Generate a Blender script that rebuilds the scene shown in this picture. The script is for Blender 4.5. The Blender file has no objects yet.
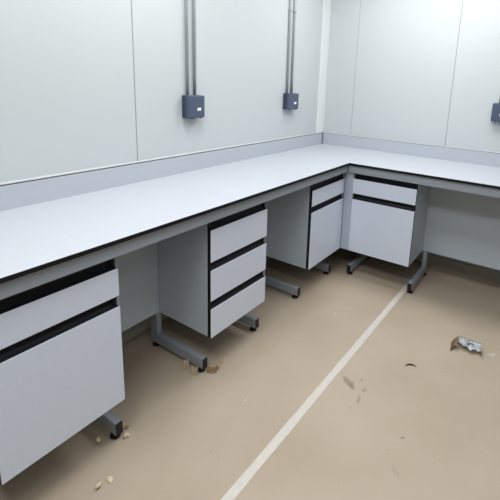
import bpy, bmesh, math, random
from mathutils import Vector, Matrix
random.seed(4)
scene = bpy.context.scene
C = scene.collection

# ------------------------------------------------------------------ materials
def lin(c):
    return tuple(((v/255)/12.92 if v/255 <= .04045 else ((v/255+.055)/1.055)**2.4) for v in c) + (1,)

def mat(name, rgb, rough=.5, metal=0., noise=None, bump=None, spec=.5):
    """plain procedural material: noise = (scale, amount) of value variation, bump = (scale, strength)"""
    m = bpy.data.materials.new(name); m.use_nodes = True
    nt = m.node_tree; b = nt.nodes['Principled BSDF']
    b.inputs['Base Color'].default_value = lin(rgb)
    b.inputs['Roughness'].default_value = rough
    b.inputs['Metallic'].default_value = metal
    b.inputs['Specular IOR Level'].default_value = spec
    tc = nt.nodes.new('ShaderNodeTexCoord')
    if noise:
        n = nt.nodes.new('ShaderNodeTexNoise'); n.inputs['Scale'].default_value = noise[0]; n.inputs['Detail'].default_value = 5
        r = nt.nodes.new('ShaderNodeMapRange')
        r.inputs['From Min'].default_value = .3; r.inputs['From Max'].default_value = .7
        r.inputs['To Min'].default_value = 1-noise[1]; r.inputs['To Max'].default_value = 1+noise[1]
        mx = nt.nodes.new('ShaderNodeVectorMath'); mx.operation = 'SCALE'
        mx.inputs[0].default_value = lin(rgb)[:3]
        nt.links.new(tc.outputs['Object'], n.inputs['Vector']); nt.links.new(n.outputs['Fac'], r.inputs['Value'])
        nt.links.new(r.outputs['Result'], mx.inputs['Scale']); nt.links.new(mx.outputs[0], b.inputs['Base Color'])
    if bump:
        n2 = nt.nodes.new('ShaderNodeTexNoise'); n2.inputs['Scale'].default_value = bump[0]; n2.inputs['Detail'].default_value = 4
        bp = nt.nodes.new('ShaderNodeBump'); bp.inputs['Strength'].default_value = bump[1]; bp.inputs['Distance'].default_value = .004
        nt.links.new(tc.outputs['Object'], n2.inputs['Vector']); nt.links.new(n2.outputs['Fac'], bp.inputs['Height'])
        nt.links.new(bp.outputs['Normal'], b.inputs['Normal'])
    return m

M = dict(
    wall=mat('painted_wall_panel', (202, 208, 209), .42, noise=(1.2, .015)),
    wallgrey=mat('grey_wall_panel', (120, 124, 126), .5),
    seam=mat('panel_joint', (140, 146, 148), .8),
    trim=mat('white_corner_profile', (232, 236, 235), .4),
    sealant=mat('white_sealant', (236, 239, 241), .5),
    base=mat('grey_base_profile', (186, 185, 172), .5, noise=(6, .06)),
    top=mat('worktop_laminate', (191, 195, 202), .38, noise=(60, .01)),
    upstand=mat('upstand_laminate', (187, 193, 201), .45, noise=(60, .01)),
    front=mat('front_laminate', (223, 233, 250), .45, noise=(40, .01)),
    side=mat('carcass_laminate', (191, 203, 214), .5, noise=(40, .012)),
    post=mat('filler_laminate', (188, 197, 213), .5, noise=(40, .01)),
    core=mat('black_laminate_core', (13, 15, 19), .5, spec=.3),
    handle=mat('black_handle_profile', (9, 13, 22), .5, spec=.3),
    cap=mat('grey_handle_end', (186, 190, 198), .5),
    steel=mat('grey_coated_steel', (155, 163, 173), .42, noise=(25, .02)),
    plastic=mat('black_plastic', (20, 21, 24), .5),
    foot=mat('black_rubber_foot', (26, 25, 24), .7),
    box=mat('blue_grey_plastic', (77, 89, 110), .4),
    boxdark=mat('dark_blue_grey_plastic', (54, 64, 82), .45),
    label=mat('white_label', (240, 242, 245), .4),
    conduit=mat('galvanised_pipe', (172, 178, 181), .4, .2, noise=(30, .05)),
    tape=mat('pale_floor_tape', (216, 211, 202), .6, noise=(38, .05)),
    chip=mat('pale_wood_chip', (226, 208, 176), .8, noise=(90, .15)),
    scrap=mat('torn_brown_paper', (186, 156, 116), .8, noise=(60, .2)),
    flake=mat('white_flake', (246, 243, 238), .7),
    shaving=mat('dark_shaving', (62, 48, 38), .7),
    card=mat('brown_cardboard', (166, 142, 112), .8, noise=(50, .12)),
    foil=mat('silver_white_film', (228, 236, 240), .35, .05, noise=(70, .22), bump=(60, .4)),
    printed=mat('grey_printed_patch', (150, 152, 164), .5),
    ceil=mat('ceiling_white', (170, 174, 176), .6),
)

def floor_material():
    m = bpy.data.materials.new('tan_floor_covering'); m.use_nodes = True
    nt = m.node_tree; b = nt.nodes['Principled BSDF']; L = nt.links.new
    b.inputs['Roughness'].default_value = .55
    b.inputs['Specular IOR Level'].default_value = .35
    tc = nt.nodes.new('ShaderNodeTexCoord')
    n = nt.nodes.new('ShaderNodeTexNoise'); n.inputs['Scale'].default_value = 2.2; n.inputs['Detail'].default_value = 6
    L(tc.outputs['Object'], n.inputs['Vector'])
    cr = nt.nodes.new('ShaderNodeValToRGB')
    cr.color_ramp.elements[0].position = .3; cr.color_ramp.elements[0].color = lin((180, 165, 145))
    cr.color_ramp.elements[1].position = .72; cr.color_ramp.elements[1].color = lin((194, 179, 160))
    L(n.outputs['Fac'], cr.inputs['Fac'])
    col = cr.outputs['Color']
    # fine specks of dirt
    n3 = nt.nodes.new('ShaderNodeTexNoise'); n3.inputs['Scale'].default_value = 42; n3.inputs['Detail'].default_value = .6
    L(tc.outputs['Object'], n3.inputs['Vector'])
    r3 = nt.nodes.new('ShaderNodeMapRange'); r3.inputs['From Min'].default_value = .74; r3.inputs['From Max'].default_value = .84
    r3.inputs['To Max'].default_value = .35
    L(n3.outputs['Fac'], r3.inputs['Value'])
    mx = nt.nodes.new('ShaderNodeMix'); mx.data_type = 'RGBA'; L(r3.outputs['Result'], mx.inputs['Factor']); L(col, mx.inputs[6])
    mx.inputs[7].default_value = lin((140, 122, 104)); col = mx.outputs[2]
    # individual stains: (x, y, rx, ry, angle, strength)
    nw = nt.nodes.new('ShaderNodeTexNoise'); nw.inputs['Scale'].default_value = 30
    L(tc.outputs['Object'], nw.inputs['Vector'])
    for (x, y, rx, ry, a, s) in STAINS:
        mp = nt.nodes.new('ShaderNodeMapping'); mp.vector_type = 'TEXTURE'
        mp.inputs['Location'].default_value = (x, y, 0); mp.inputs['Rotation'].default_value = (0, 0, a)
        mp.inputs['Scale'].default_value = (rx, ry, 1)
        ad = nt.nodes.new('ShaderNodeVectorMath'); ad.operation = 'MULTIPLY_ADD'
        ad.inputs[1].default_value = (.025, .025, 0)
        L(nw.outputs['Color'], ad.inputs[0]); L(tc.outputs['Object'], ad.inputs[2])
        sb = nt.nodes.new('ShaderNodeVectorMath'); sb.operation = 'SUBTRACT'; sb.inputs[1].default_value = (.0125, .0125, 0)
        L(ad.outputs[0], sb.inputs[0]); L(sb.outputs[0], mp.inputs['Vector'])
        sp = nt.nodes.new('ShaderNodeSeparateXYZ'); L(mp.outputs[0], sp.inputs[0])
        cb = nt.nodes.new('ShaderNodeCombineXYZ'); L(sp.outputs[0], cb.inputs[0]); L(sp.outputs[1], cb.inputs[1])
        ln = nt.nodes.new('ShaderNodeVectorMath'); ln.operation = 'LENGTH'; L(cb.outputs[0], ln.inputs[0])
        mr = nt.nodes.new('ShaderNodeMapRange'); mr.inputs['From Min'].default_value = 1.15; mr.inputs['From Max'].default_value = .75
        mr.inputs['To Max'].default_value = s; L(ln.outputs['Value'], mr.inputs['Value'])
        q = nt.nodes.new('ShaderNodeMix'); q.data_type = 'RGBA'; L(mr.outputs['Result'], q.inputs['Factor']); L(col, q.inputs[6])
        q.inputs[7].default_value = lin((120, 106, 92)); col = q.outputs[2]
    L(col, b.inputs['Base Color'])
    bp = nt.nodes.new('ShaderNodeBump'); bp.inputs['Strength'].default_value = .08; bp.inputs['Distance'].default_value = .004
    L(n3.outputs['Fac'], bp.inputs['Height']); L(bp.outputs['Normal'], b.inputs['Normal'])
    return m

STAINS = [(-1.690, -1.155, .042, .016, 1.1, .55), (-1.700, -1.185, .03, .012, .4, .45),
          (-1.694, -1.242, .016, .011, 0, .4), (-1.768, -1.246, .028, .009, .2, .38),
          (-1.640, -1.205, .014, .008, 0, .25), (-1.83, -1.24, .01, .008, 0, .2),
          (-1.85, -1.485, .007, .007, 0, .6), (-2.02, -1.51, .03, .01, .8, .18)]

# ------------------------------------------------------------------ mesh helpers
def new_obj(name, bm, mats, parent=None, smooth=False, loc=None):
    me = bpy.data.meshes.new(name)
    bmesh.ops.recalc_face_normals(bm, faces=bm.faces)
    bm.to_mesh(me); bm.free()
    for m in (mats if isinstance(mats, (list, tuple)) else [mats]): me.materials.append(m)
    if smooth:
        for p in me.polygons: p.use_smooth = True
    o = bpy.data.objects.new(name, me); C.objects.link(o)
    if loc: o.location = loc
    if parent: o.parent = parent
    return o

def add_box(bm, a, b, mi=0, bevel=0., seg=2):
    x0, x1 = sorted((a[0], b[0])); y0, y1 = sorted((a[1], b[1])); z0, z1 = sorted((a[2], b[2]))
    t = bmesh.new()
    bmesh.ops.create_cube(t, size=1)
    for v in t.verts:
        v.co = Vector(((x0+x1)/2+v.co.x*(x1-x0), (y0+y1)/2+v.co.y*(y1-y0), (z0+z1)/2+v.co.z*(z1-z0)))
    if bevel > 0:
        bmesh.ops.bevel(t, geom=t.edges[:], offset=bevel, segments=seg, affect='EDGES', profile=.6)
    join(bm, t, mi)

def join(bm, t, mi=None):
    mp = {}
    for v in t.verts: mp[v] = bm.verts.new(v.co)
    for f in t.faces:
        try: g = bm.faces.new([mp[v] for v in f.verts])
        except ValueError: continue
        g.material_index = f.material_index if mi is None else mi
        g.smooth = f.smooth
    t.free()

def add_panel(bm, a, b, axis, bevel=.0012):
    """laminate board with a dark core: faces along `axis` slot 0, edges slot 1"""
    t = bmesh.new(); add_box(t, a, b)
    for f in t.faces:
        f.normal_update()
        f.material_index = 0 if abs(f.normal[axis]) > .9 else 1
    join(bm, t)

def add_cyl(bm, p, q, r, seg=16, mi=0, r2=None):
    p, q = Vector(p), Vector(q); d = q-p
    t = bmesh.new()
    bmesh.ops.create_cone(t, cap_ends=True, segments=seg, radius1=r, radius2=r if r2 is None else r2, depth=d.length)
    rot = d.to_track_quat('Z', 'Y').to_matrix().to_4x4()
    bmesh.ops.transform(t, matrix=Matrix.Translation((p+q)/2) @ rot, verts=t.verts)
    for f in t.faces: f.smooth = len(f.verts) == 4
    join(bm, t, mi)

def sweep(bm, prof, ax, a, b, mi=0, fmap=None):
    """closed outline prof [(u, z)] swept along axis ax ('x' or 'y') from a to b; u is the depth coordinate"""
    def P(s, u, z): return (s, u, z) if ax == 'x' else (u, s, z)
    A = [bm.verts.new(P(a, u, z)) for u, z in prof]; B = [bm.verts.new(P(b, u, z)) for u, z in prof]
    n = len(prof)
    for i in range(n):
        f = bm.faces.new((A[i], A[(i+1) % n], B[(i+1) % n], B[i])); f.material_index = mi
    f = bm.faces.new(A); f.material_index = mi
    f = bm.faces.new(B[::-1]); f.material_index = mi

def tag(o, label, cat, group=None):
    o['label'] = label; o['category'] = cat
    if group: o['group'] = group
    return o

def thing(name, label, cat, loc=(0, 0, 0), group=None):
    o = bpy.data.objects.new(name, None); C.objects.link(o); o.location = loc
    o.empty_display_size = .05
    return tag(o, label, cat, group)

def child(name, bm, mats, root, parent=None, smooth=False):
    """geometry is given in world coordinates; stored relative to the thing's base"""
    bmesh.ops.translate(bm, verts=bm.verts, vec=-Vector(root.location))
    return new_obj(name, bm, mats, parent or root, smooth)

def struct(name, bm, mats):
    o = new_obj(name, bm, mats); o['kind'] = 'structure'; return o

# ------------------------------------------------------------------ room shell
RX, RY, RZ = -5.6, -4.2, 2.6
bm = bmesh.new(); add_box(bm, (RX-.1, RY-.1, -.1), (.1, .1, 0)); struct('floor', bm, floor_material())
bm = bmesh.new(); add_box(bm, (RX-.1, RY-.1, RZ), (.1, .1, RZ+.1)); struct('ceiling', bm, M['ceil'])

def panel_wall(name, axis, plane, out, cuts, face='wall', g=.0022):
    """insulated wall panels side by side, with a narrow joint between neighbours"""
    bm = bmesh.new()
    for a, b in zip(cuts[:-1], cuts[1:]):
        if axis == 'x': add_box(bm, (a+g, plane, 0), (b-g, plane+out*.05, RZ), 0, .0015, 1)
        else: add_box(bm, (plane, a+g, 0), (plane+out*.05, b-g, RZ), 0, .0015, 1)
    a, b = cuts[0], cuts[-1]
    if axis == 'x': add_box(bm, (a, plane+out*.004, 0), (b, plane+out*.1, RZ), 1)
    else: add_box(bm, (plane+out*.004, a, 0), (plane+out*.1, b, RZ), 1)
    struct(name, bm, [M[face], M['seam']])

panel_wall('wall_left', 'x', 0, 1, [RX, -4.9, -3.93, -2.97, -2.018, 0])
panel_wall('wall_right', 'y', 0, 1, [RY, -3.6, -2.77, -1.944, -1.119, -.295, 0], g=.0013)
panel_wall('wall_back', 'y', RX, -1, [RY, -3.2, -2.2, -1.2, 0], 'wallgrey')
panel_wall('wall_front', 'x', RY, -1, [RX, -4.5, -3.4, -2.3, -1.2, 0], 'wallgrey')
bm = bmesh.new(); add_box(bm, (-.125, -.016, 1.004), (0, 0, RZ), 0, .003); struct('trim_1', bm, M['trim'])
bm = bmesh.new(); add_box(bm, (-3.2, -.010, 0), (0, 0, .076), 0, .002); struct('baseboard_left', bm, M['base'])
bm = bmesh.new(); add_box(bm, (-.010, -4.2, 0), (0, -.011, .076), 0, .002); struct('baseboard_right', bm, M['base'])

# ------------------------------------------------------------------ worktop
D1, D2, H, TH = .6226, .6988, .90, .016
XL, YR = -3.12, -2.45
YF, XF = -.579, -.6604            # planes of the cabinet fronts
wt = thing('worktop', 'long L-shaped white laminate worktop with black edge and raised back strips along both walls', 'worktop', (-1.2, -.4, H-TH))
bm = bmesh.new()
out = [(XL, -.001), (-.001, -.001), (-.001, YR), (-D2, YR), (-D2, -D1), (XL, -D1)]
A = [bm.verts.new((x, y, H)) for x, y in out]; B = [bm.verts.new((x, y, H-TH)) for x, y in out]
bm.faces.new(A[::-1]).material_index = 0
bm.faces.new(B).material_index = 1
for i in range(6):
    j = (i+1) % 6; bm.faces.new((A[i], A[j], B[j], B[i])).material_index = 1
child('worktop_board', bm, [M['top'], M['core']], wt)
T = .019
bm = bmesh.new(); add_panel(bm, (XL, -T, H), (-T-.0133, -.002, H+.102), 1); child('upstand', bm, [M['upstand'], M['core']], wt)
bm = bmesh.new(); add_panel(bm, (-T, -.002, H), (-.002, YR, H+.102), 0); child('upstand', bm, [M['upstand'], M['core']], wt)
bm = bmesh.new(); add_box(bm, (-T-.013, -T-.0012, H), (-T-.0003, -.002, H+.1022)); o = child('joint_strip', bm, M['core'], wt); o['label'] = 'black joint strip in the corner'
bm = bmesh.new(); add_box(bm, (XL, -.006, H+.102), (-.126, -.0005, H+.110), 0, .002)
struct('trim_2', bm, M['sealant'])
bm = bmesh.new(); add_box(bm, (-.005, -.02, H+.102), (-.0005, YR, H+.107), 0, .002)
struct('trim_3', bm, M['sealant'])

# ------------------------------------------------------------------ bench frames
def leg(root, run, pos, front, back):
    """C-shaped leg: foot rail, upright behind the cabinets, top arm. run = 'y' (left bench) or 'x' (right bench)"""
    w = .015
    def bx(bm, d0, d1, z0, z1, bev=.003, mi=0):
        if run == 'y': add_box(bm, (pos-w, d0, z0), (pos+w, d1, z1), mi, bev)
        else: add_box(bm, (d0, pos-w, z0), (d1, pos+w, z1), mi, bev)
    def pt(d, z): return (pos, d, z) if run == 'y' else (d, pos, z)
    bm = bmesh.new()
    bx(bm, front, back, .024, .080)
    bx(bm, back-.058, back, .07, .884)
    bx(bm, front+.03, back, .840, .884)
    lg = child('leg', bm, M['steel'], root)
    bm = bmesh.new()
    def bx2(d0, d1, z0, z1):
        if run == 'y': add_box(bm, (pos-w+.0005, d0, z0), (pos+w-.0005, d1, z1), 0, .002)
        else: add_box(bm, (d0, pos-w+.0005, z0), (d1, pos+w-.0005, z1), 0, .002)
    bx2(front-.005, front+.001, .0245, .0795)
    e = child('end_cap', bm, M['plastic'], root, lg); e['label'] = 'black plastic end cap'
    for d in (front+.028, back-.03):
        bm = bmesh.new()
        add_cyl(bm, pt(d, 0), pt(d, .008), .021, 20)
        add_cyl(bm, pt(d, .008), pt(d, .014), .018, 20, r2=.009)
        add_cyl(bm, pt(d, .012), pt(d, .026), .007, 12)
        f = child('levelling_foot', bm, M['foot'], root, lg); f['label'] = 'black adjustable foot'

fr = thing('bench_frame', 'grey steel frame with C-shaped legs under the long left run of worktop', 'bench frame', (-1.8, -.4, 0), 'bench frames under the worktop')
bm = bmesh.new(); add_box(bm, (XL, -D1+.014, .830), (-D2+.016, -D1+.040, .884), 0, .002); child('apron_rail', bm, M['steel'], fr)
for x in (-3.0, -2.540, -2.060, -1.634, -1.171, -.722): leg(fr, 'y', x, -.530, -.130)
bm = bmesh.new(); add_box(bm, (XL, -.200, .219), (-.31, -.189, .83), 0, .001, 1); o = child('back_panel', bm, M['side'], fr); o['label'] = 'white back panel behind the kneehole'
fr2 = thing('bench_frame', 'grey steel frame with C-shaped legs under the short right run of worktop', 'bench frame', (-.4, -1.4, 0), 'bench frames under the worktop')
bm = bmesh.new(); add_box(bm, (-D2+.014, YR, .826), (-D2+.040, -D1+.012, .884), 0, .002); child('apron_rail', bm, M['steel'], fr2)
bm = bmesh.new(); add_box(bm, (-.292, YR, .213), (-.281, -.30, .83), 0, .001, 1); o = child('back_panel', bm, M['side'], fr2); o['label'] = 'white back panel behind the kneehole'
for y in (-.652, -1.131, -2.40): leg(fr2, 'x', y, -.630, -.222)

# ------------------------------------------------------------------ cabinets
def cabinet(name, label, run, s0, s1, plane, back, rows, group):
    """suspended cabinet. run 'x': front faces -y; run 'y': front faces -x.
    rows = [(kind, z_top_of_front, z_bottom)] with a recessed black grip above each front"""
    mid = (s0+s1)/2
    loc = (mid, (plane+back)/2, .215) if run == 'x' else ((plane+back)/2, mid, .215)
    root = thing(name, label, 'cabinet', loc, group)
    s0, s1 = min(s0, s1), max(s0, s1)
    def P(s, d, z): return (s, d, z) if run == 'x' else (d, s, z)
    ft = .016                                                 # front board thickness
    body = plane+ft+.006
    fa = 1 if run == 'x' else 0; sa = 0 if run == 'x' else 1
    th = .016; zb, zt = .217, .838
    bm = bmesh.new()                                          # carcass boards
    add_box(bm, P(s0, body, zb), P(s0+th, back, zt), 0, .0008, 1)
    add_box(bm, P(s1-th, body, zb), P(s1, back, zt), 0, .0008, 1)
    add_box(bm, P(s0+th, body, zb), P(s1-th, back, zb+th), 0)
    add_box(bm, P(s0+th, body+.03, zt-th), P(s1-th, back, zt), 0)
    add_box(bm, P(s0+th, back-.01, zb+th), P(s1-th, back, zt-th), 0)
    child('carcass', bm, M['side'], root)
    bm = bmesh.new()                                          # black sealing edge between body and fronts
    for a, b in ((s0+.0005, s0+.02), (s1-.02, s1-.0005)):
        add_box(bm, P(a, plane+ft, zb), P(b, body, zt-.004))
    add_box(bm, P(s0+.02, plane+ft, zb), P(s1-.02, body, zb+.02))
    g = child('edge_seal', bm, M['core'], root); g['label'] = 'black edge strip'
    for kind, top, bot, grip in rows:
        bm = bmesh.new()
        t = bmesh.new(); add_box(t, P(s0, plane, bot), P(s1, plane+ft, top), 0, .001, 1)
        for f in t.faces:
            f.normal_update(); f.material_index = 0 if abs(f.normal[fa]) > .5 else 1
        join(bm, t)
        if kind == 'drawer':                                  # drawer tray behind its front
            add_box(bm, P(s0+.03, body+.004, bot+.01), P(s1-.03, back-.05, bot+.02), 1)
            for a in (s0+.03, s1-.038): add_box(bm, P(a, body+.004, bot+.02), P(a+.008, back-.05, top-.02), 1)
        fo = child(kind, bm, [M['front'], M['core']], root)
        # grip: concave channel between this front and the one above
        n = 9; h = grip-top; dep = .022
        inner = [(plane+.001+dep*math.sin(math.pi*(.04+.92*i/n))**.7, top+h*(i/n)) for i in range(n+1)]
        prof = [(plane+.001, top), ] + inner[1:-1] + [(plane+.001, grip), (plane+dep+.008, grip), (plane+dep+.008, top)]
        bm = bmesh.new(); sweep(bm, prof, run, s0+.004, s1-.004)
        ho = child('handle', bm, M['handle'], root, fo); ho['label'] = 'black recessed grip profile'
        bm = bmesh.new()
        sweep(bm, [(plane+.002, top+.001)] + [(u-.0002, z) for u, z in inner[1:-1]] + [(plane+.002, grip-.001)], run, s1-.006, s1-.0038)
        c = child('handle_end', bm, M['cap'], root, fo); c['label'] = 'light grey end of the grip'
    return root

GC = 'cabinets hung under the worktop'
two = [('drawer', .771, .662, .829), ('door', .620, .215, .661)]
three = [('drawer', .773, .614, .829), ('drawer', .573, .413, .613), ('drawer', .371, .215, .412)]
cabinet('base_cabinet', 'large grey-white cabinet with one drawer over a door, nearest the camera at lower left', 'x', -2.960, -2.537, YF, -.2015, two, GC)
cabinet('drawer_cabinet', 'grey-white pedestal with three stacked drawers and black grips under the left worktop', 'x', -2.066, -1.630, YF, -.2015, three, GC)
cabinet('base_cabinet', 'drawer-over-door cabinet beside the inner corner post, facing the same way as the three-drawer pedestal', 'x', -1.140, -.663, YF, -.2015, two, GC)
two_r = [('drawer', .781, .669, .825), ('door', .625, .215, .668)]
cabinet('base_cabinet', 'drawer-over-door cabinet under the right worktop with an open kneehole to its right', 'y', -1.115, -.646, XF, -.2935, two_r, GC)
bm = bmesh.new()
add_box(bm, (XF, -.645, .215), (XF+.018, YF-.001, .824), 0, .002)
add_box(bm, (XF+.018, -.600, .215), (XF+.05, YF-.001, .824), 0, .002)
tag(new_obj('corner_post', bm, M['post']), 'narrow grey-white filler post in the inner corner between two cabinets', 'filler post')

# ------------------------------------------------------------------ sockets and conduits on the walls
def socket(label, run, s0, s1, z0, z1, depth):
    """surface-mounted box; run 'x' on the left wall, 'y' on the right wall"""
    def P(s, d, z): return (s, -d, z) if run == 'x' else (-d, s, z)
    mid = (s0+s1)/2
    root = thing('socket_box', label, 'electrical box', P(mid, 0, z0), 'electrical boxes on the walls')
    bm = bmesh.new(); add_box(bm, P(s0, .0005, z0), P(s1, depth*.6, z1), 0, .008, 3); child('back_box', bm, M['boxdark'], root)
    bm = bmesh.new(); add_box(bm, P(s0+.001, depth*.56, z0+.001), P(s1-.001, depth, z1-.001), 0, .009, 3)
    lid = child('cover', bm, M['box'], root)
    bm = bmesh.new()
    lo = min(s0, s1); w = abs(s1-s0)
    a, b = (lo+w*.53, lo+w*.75) if run == 'x' else (lo+w*.36, lo+w*.60)
    add_box(bm, P(a, depth-.001, z0+.043), P(b, depth+.0015, z0+.060), 0, .0008, 1)
    l = child('label_plate', bm, M['label'], root, lid); l['label'] = 'small white label plate'
    for k in (.22, .74):
        bm = bmesh.new(); add_box(bm, P(lo+w*k, depth*.5, z0-.003), P(lo+w*k+.012, depth*.95, z0+.006), 0, .001, 1)
        child('latch', bm, M['boxdark'], root, lid)
    bm = bmesh.new(); add_cyl(bm, P(mid, depth*.35, z0-.006), P(mid, depth*.35, z0+.004), .012, 16); child('cable_gland', bm, M['boxdark'], root)
    return root

def conduit(label, run, s, z0, r=.0094, clamps=(), d=.0100):
    def P(s, d, z): return (s, -d, z) if run == 'x' else (-d, s, z)
    root = thing('conduit', label, 'conduit', P(s, d, z0), 'grey conduits down the walls')
    bm = bmesh.new(); add_cyl(bm, P(s, d, z0), P(s, d, RZ-.002), r, 20); child('pipe', bm, M['conduit'], root)
    for z in clamps:
        bm = bmesh.new(); add_cyl(bm, P(s, d, z-.008), P(s, d, z+.008), r+.0035, 20)
        add_box(bm, P(s-.008, .0005, z-.008), P(s+.008, d-r+.002, z+.008))
        child('clamp', bm, M['conduit'], root)
    return root

socket('blue-grey wall box at the end of the conduits nearest the left of the photo', 'x', -1.712, -1.577, 1.224, 1.356, .055)
conduit('left pipe of the pair above the electrical box nearest the camera on the left wall', 'x', -1.674, 1.356)
conduit('right pipe of the pair above the electrical box nearest the camera on the left wall', 'x', -1.618, 1.356)
socket('blue-grey wall box on the left wall close to the room corner', 'x', -.676, -.524, 1.240, 1.368, .055)
conduit('left pipe of the pair beside the room corner on the left wall', 'x', -.636, 1.368, clamps=(1.99,))
conduit('right pipe of the pair beside the room corner on the left wall', 'x', -.572, 1.368, clamps=(1.99,))
socket('blue-grey wall box on the right wall, cut off by the edge of the photo', 'y', -1.565, -1.425, 1.236, 1.369, .055)
conduit('pipe going up from the box on the right wall at the photo edge', 'y', -1.470, 1.369)

# ------------------------------------------------------------------ things on the floor
bm = bmesh.new()
L0, L1 = Vector((-3.4, -1.040)), Vector((-.03, -1.095))
n = 60; prev = None
for i in range(n+1):
    p = L0.lerp(L1, i/n); w = .0185+random.uniform(-.0012, .0012)
    a = bm.verts.new((p.x, p.y+w, .0012)); b = bm.verts.new((p.x, p.y-w, .0012))
    a2 = bm.verts.new((p.x, p.y+w, .0001)); b2 = bm.verts.new((p.x, p.y-w, .0001))
    cur = (a, b, b2, a2)
    if prev:
        for k in range(4): bm.faces.new((prev[k], prev[(k+1) % 4], cur[(k+1) % 4], cur[k]))
    else: bm.faces.new(cur)
    prev = cur
bm.faces.new(prev[::-1])
tag(new_obj('floor_tape', bm, M['tape']), 'long pale strip of tape across the tan floor', 'tape')

def chip(name, x, y, size, m, label, cat, group, flat=.45, rz=0., tilt=0.):
    """small irregular broken fragment lying on the floor"""
    t = bmesh.new(); bmesh.ops.create_icosphere(t, subdivisions=1, radius=1)
    for v in t.verts:
        v.co = v.co*random.uniform(.65, 1.15)
        v.co = Vector((v.co.x*size, v.co.y*size*.6, v.co.z*size*flat))
    bmesh.ops.rotate(t, verts=t.verts, matrix=Matrix.Rotation(tilt, 3, 'Y') , cent=(0, 0, 0))
    bmesh.ops.rotate(t, verts=t.verts, matrix=Matrix.Rotation(rz, 3, 'Z'), cent=(0, 0, 0))
    zmin = min(v.co.z for v in t.verts)
    for v in t.verts: v.co.z -= zmin
    bm = bmesh.new(); join(bm, t, 0)
    tag(new_obj(name, bm, m, loc=(x, y, .0003)), label, cat, group)

def sheet(name, x, y, w, l, m, label, cat, group, rz=0., curl=.5, stand=0., jag=.15):
    """torn curled bit of sheet with thickness"""
    t = bmesh.new(); N, K = 7, 5; g = []
    for i in range(N+1):
        row = []
        for j in range(K+1):
            u = i/N-.5; v = j/K-.5
            jg = random.uniform(-jag, jag)*w if j in (0, K) else 0
            px, py = u*l, v*w+jg
            pz = curl*l*(u*u*2)+stand*(v+.5)*w+random.uniform(0, .04)*w
            row.append(t.verts.new((px, py*(1-.4*stand), pz)))
        g.append(row)
    fs = [t.faces.new((g[i][j], g[i+1][j], g[i+1][j+1], g[i][j+1])) for i in range(N) for j in range(K)]
    bmesh.ops.solidify(t, geom=fs, thickness=.0011)
    bmesh.ops.rotate(t, verts=t.verts, matrix=Matrix.Rotation(rz, 3, 'Z'), cent=(0, 0, 0))
    zmin = min(v.co.z for v in t.verts)
    for v in t.verts: v.co.z -= zmin
    bm = bmesh.new(); join(bm, t, 0)
    tag(new_obj(name, bm, m, loc=(x, y, .0003)), label, cat, group)

GW, GP = 'wood chips on the floor', 'torn paper scraps on the floor'
chip('wood_chip', -2.701, -.648, .017, M['chip'], 'larger pale chip lying in the open at the bottom left of the photo', 'chip', GW, .6, rz=.4, tilt=.3)
chip('wood_chip', -2.664, -.658, .016, M['chip'], 'thin pale chip just right of another chip at the bottom left of the photo', 'chip', GW, .25, rz=1.2)
chip('wood_chip', -2.598, -.478, .018, M['chip'], 'chip left of the foot beside the nearest cabinet', 'chip', GW, .8, rz=.9, tilt=.4)
chip('wood_chip', -2.520, -.545, .019, M['chip'], 'chip on the open floor in front of the foot beside the nearest cabinet', 'chip', GW, .7, rz=-.4, tilt=.2)
chip('wood_chip', -2.490, -.508, .015, M['scrap'], 'darker brown chip behind the foot beside the nearest cabinet', 'chip', GW, .8, rz=.3, tilt=.5)
sheet('paper_scrap', -2.100, -.440, .036, .026, M['chip'], 'upright torn scrap left of the foot before the three-drawer pedestal', 'paper scrap', GP, rz=-.6, stand=1.3)
sheet('paper_scrap', -2.098, -.500, .036, .030, M['chip'], 'torn scrap right at the tip of the foot before the three-drawer pedestal', 'paper scrap', GP, rz=-.9, stand=.9)
sheet('paper_scrap', -2.035, -.560, .034, .050, M['scrap'], 'brown curled scrap right of the foot before the three-drawer pedestal', 'paper scrap', GP, rz=-1.1, curl=.5, stand=.35)
sheet('paper_scrap', -1.985, -.560, .026, .046, M['chip'], 'pale scrap furthest right of the foot before the three-drawer pedestal', 'paper scrap', GP, rz=.3, curl=.3, stand=.9)
sheet('plastic_flake', -1.027, -1.722, .015, .046, M['flake'], 'thin white flake right of the torn silver packaging', 'flake', None, rz=-1.0, curl=.2, stand=.4)
chip('plastic_flake', -2.083, -.815, .006, M['flake'], 'tiny white flake on open floor right of the pedestal foot', 'flake', None, .3)
chip('plastic_flake', -1.185, -.825, .007, M['flake'], 'tiny white flake beside the tape, near the inner corner', 'flake', None, .3)
# dark curved shaving
t = bmesh.new(); N = 10; fs = []
rows = []
for i in range(N+1):
    a = -1.0+2.0*i/N; wd = .0050*math.cos(a*1.35)+.0008
    rows.append([t.verts.new((.036*math.sin(a), .036*(math.cos(a)-1)-wd, .0)), t.verts.new((.036*math.sin(a), .036*(math.cos(a)-1), .007*math.cos(a*1.4))),
                 t.verts.new((.036*math.sin(a), .036*(math.cos(a)-1)+wd, .001))])
fs = [t.faces.new((rows[i][j], rows[i+1][j], rows[i+1][j+1], rows[i][j+1])) for i in range(N) for j in range(2)]
bmesh.ops.solidify(t, geom=fs, thickness=.0006)
zmin = min(v.co.z for v in t.verts)
for v in t.verts: v.co.z -= zmin
bmesh.ops.rotate(t, verts=t.verts, matrix=Matrix.Rotation(-1.05, 3, 'Z'), cent=(0, 0, 0))
bm = bmesh.new(); join(bm, t, 0)
tag(new_obj('shaving', bm, M['shaving'], loc=(-1.375, -1.372, .0003)), 'dark curved shaving alone on the open floor', 'shaving')

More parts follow.
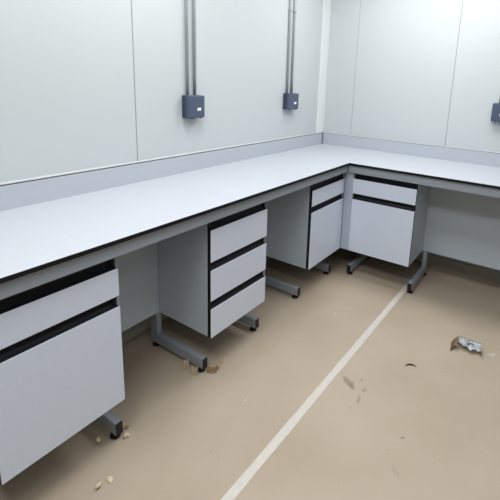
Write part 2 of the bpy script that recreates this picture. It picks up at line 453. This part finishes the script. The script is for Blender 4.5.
# torn bent packaging: silver-white roof folded over brown cardboard ends
pk = thing('torn_packaging', 'torn bent piece of silver-white packaging with brown card flaps on the floor', 'packaging', (-1.075, -1.61, 0))
pk.rotation_euler = (0, 0, math.radians(-82))
def strip(pts_rows, th, name, m, parent):
    t = bmesh.new(); g = [[t.verts.new(p) for p in r] for r in pts_rows]
    fs = [t.faces.new((g[i][j], g[i+1][j], g[i+1][j+1], g[i][j+1])) for i in range(len(g)-1) for j in range(len(g[0])-1)]
    bmesh.ops.solidify(t, geom=fs, thickness=th)
    bm = bmesh.new(); join(bm, t, 0)
    return new_obj(name, bm, m, parent)
rr = random.Random(9)
# local x: along the width (left to right in the photo), local y: away from the camera
cols = 14
def ridge(u): return .062-.004*math.sin(u*3.0)-.010*u
def tear(u): return .002+.010*math.sin(u*6+1.2)+.006*math.sin(u*19)+rr.uniform(-.003, .003)
roof = []
for i in range(cols+1):
    u = i/cols; x = -.058+.122*u; f = tear(u)
    row = []
    for j in range(6):
        v = j/5; y = .040+(f-.040)*v
        z = ridge(u)-.016*v-.010*v*v*(.6+.6*math.sin(u*9)**2)+rr.uniform(-.0015, .0015)
        row.append((x, y, z))
    roof.append(row)
strip(roof, .0012, 'top_film', M['foil'], pk)
back = [[(-.058+.122*i/cols, .041, ridge(i/cols)+.002), (-.058+.122*i/cols, .050, ridge(i/cols)*.55), (-.058+.122*i/cols, .054, .001)] for i in range(cols+1)]
o = strip(back, .0012, 'back_flap', M['card'], pk); o['label'] = 'brown card flap'
left = []
for v in (0, .25, .5, .75, 1):
    left.append([(-.058-.034*v-.008*math.sin(v*3), .042-(.050+.034*v)*j/5+.006*v*rr.uniform(-1, 1), (ridge(0)-.014*j/5-.002)*(1-v)+.0008) for j in range(6)])
o = strip(left, .0012, 'side_flap', M['card'], pk); o['label'] = 'brown card flap left of the film'
right = []
for v in (0, .25, .5, .75, 1):
    right.append([(.064+.004*v, .044-(.052+.022*v)*j/5+.006*v*rr.uniform(-1, 1), (ridge(1)-.016*j/5-.002)*(1-v)+.0008) for j in range(6)])
o = strip(right, .0012, 'side_flap', M['card'], pk); o['label'] = 'brown card flap right of the film'
pp = []
for i in range(5):
    u = .38+.30*i/4
    pp.append([(-.058+.122*u, y, ridge(u)-.016*(.040-y)/.038-.008*((.040-y)/.038)**2+.0026) for y in (.026, .017, .008)])
o = strip(pp, .001, 'printed_patch', M['printed'], pk); o['label'] = 'grey patch on the silver film'

# ------------------------------------------------------------------ ceiling lights
lm = bpy.data.materials.new('light_diffuser'); lm.use_nodes = True
b = lm.node_tree.nodes['Principled BSDF']; b.inputs['Base Color'].default_value = (.9, .9, .9, 1)
b.inputs['Emission Color'].default_value = (1, .99, .98, 1); b.inputs['Emission Strength'].default_value = .6
LIGHTS = [(x, y, r+', '+c, p) for x, c, ps in ((-.7, 'nearest the right wall', (.34, .48, .27, 0)), (-2.1, 'middle of its row', (.62, .18, .10, 0)), (-3.4, 'furthest from the right wall', (.20, .62, .28, .34)))
          for y, r, p in ((-.65, 'over the left worktop', ps[0]), (-1.25, 'just in front of the worktop', ps[1]), (-1.9, 'over the open floor', ps[2]), (-2.8, 'in the row furthest from the left wall', ps[3])) if p]
for x, y, where, pw in LIGHTS:
    root = thing('ceiling_light', 'square ceiling light '+where, 'ceiling light', (x, y, RZ-.03), 'ceiling light panels')
    bm = bmesh.new(); w, l = .3, .3
    for a, c in (((x-w, y-l), (x+w, y-l+.02)), ((x-w, y+l-.02), (x+w, y+l)), ((x-w, y-l+.02), (x-w+.02, y+l-.02)), ((x+w-.02, y-l+.02), (x+w, y+l-.02))):
        add_box(bm, (a[0], a[1], RZ-.03), (c[0], c[1], RZ))
    child('frame', bm, M['trim'], root)
    bm = bmesh.new(); add_box(bm, (x-w+.02, y-l+.02, RZ-.022), (x+w-.02, y+l-.02, RZ-.002)); child('diffuser', bm, lm, root)
    ld = bpy.data.lights.new('panel_lamp', 'AREA'); ld.shape = 'RECTANGLE'; ld.size = .54; ld.size_y = .54
    ld.energy = 23.6*pw; ld.color = (.975, .99, 1)
    lo = bpy.data.objects.new('panel_lamp', ld); C.objects.link(lo); lo.location = (x, y, RZ-.034)

w = bpy.data.worlds.new('world'); scene.world = w; w.use_nodes = True
w.node_tree.nodes['Background'].inputs[0].default_value = (.02, .02, .02, 1)

# ------------------------------------------------------------------ camera
yaw, pitch, roll = (math.radians(a) for a in (57.3366, -12.3965, 2.505))
fw = Vector((math.sin(yaw)*math.cos(pitch), math.cos(yaw)*math.cos(pitch), math.sin(pitch)))
rt = Vector((math.cos(yaw), -math.sin(yaw), 0)); upv = rt.cross(fw)
rt2 = rt*math.cos(roll)+upv*math.sin(roll); up2 = -rt*math.sin(roll)+upv*math.cos(roll)
cd = bpy.data.cameras.new('camera'); cam = bpy.data.objects.new('camera', cd); C.objects.link(cam)
m = Matrix((rt2, up2, -fw)).transposed().to_4x4(); m.translation = Vector((-3.3324, -1.8199, 1.4567)); cam.matrix_world = m
cd.sensor_fit = 'HORIZONTAL'; cd.sensor_width = 36; cd.lens = 401.4511/500*36
cd.shift_x = -(292.2139-250)/500; cd.shift_y = (170.2054-250)/500
cd.clip_start = .02
scene.camera = cam

scene.view_settings.view_transform = 'Standard'; scene.view_settings.look = 'None'
scene.view_settings.gamma = 1; scene.view_settings.use_curve_mapping = False
scene.view_settings.exposure = 0
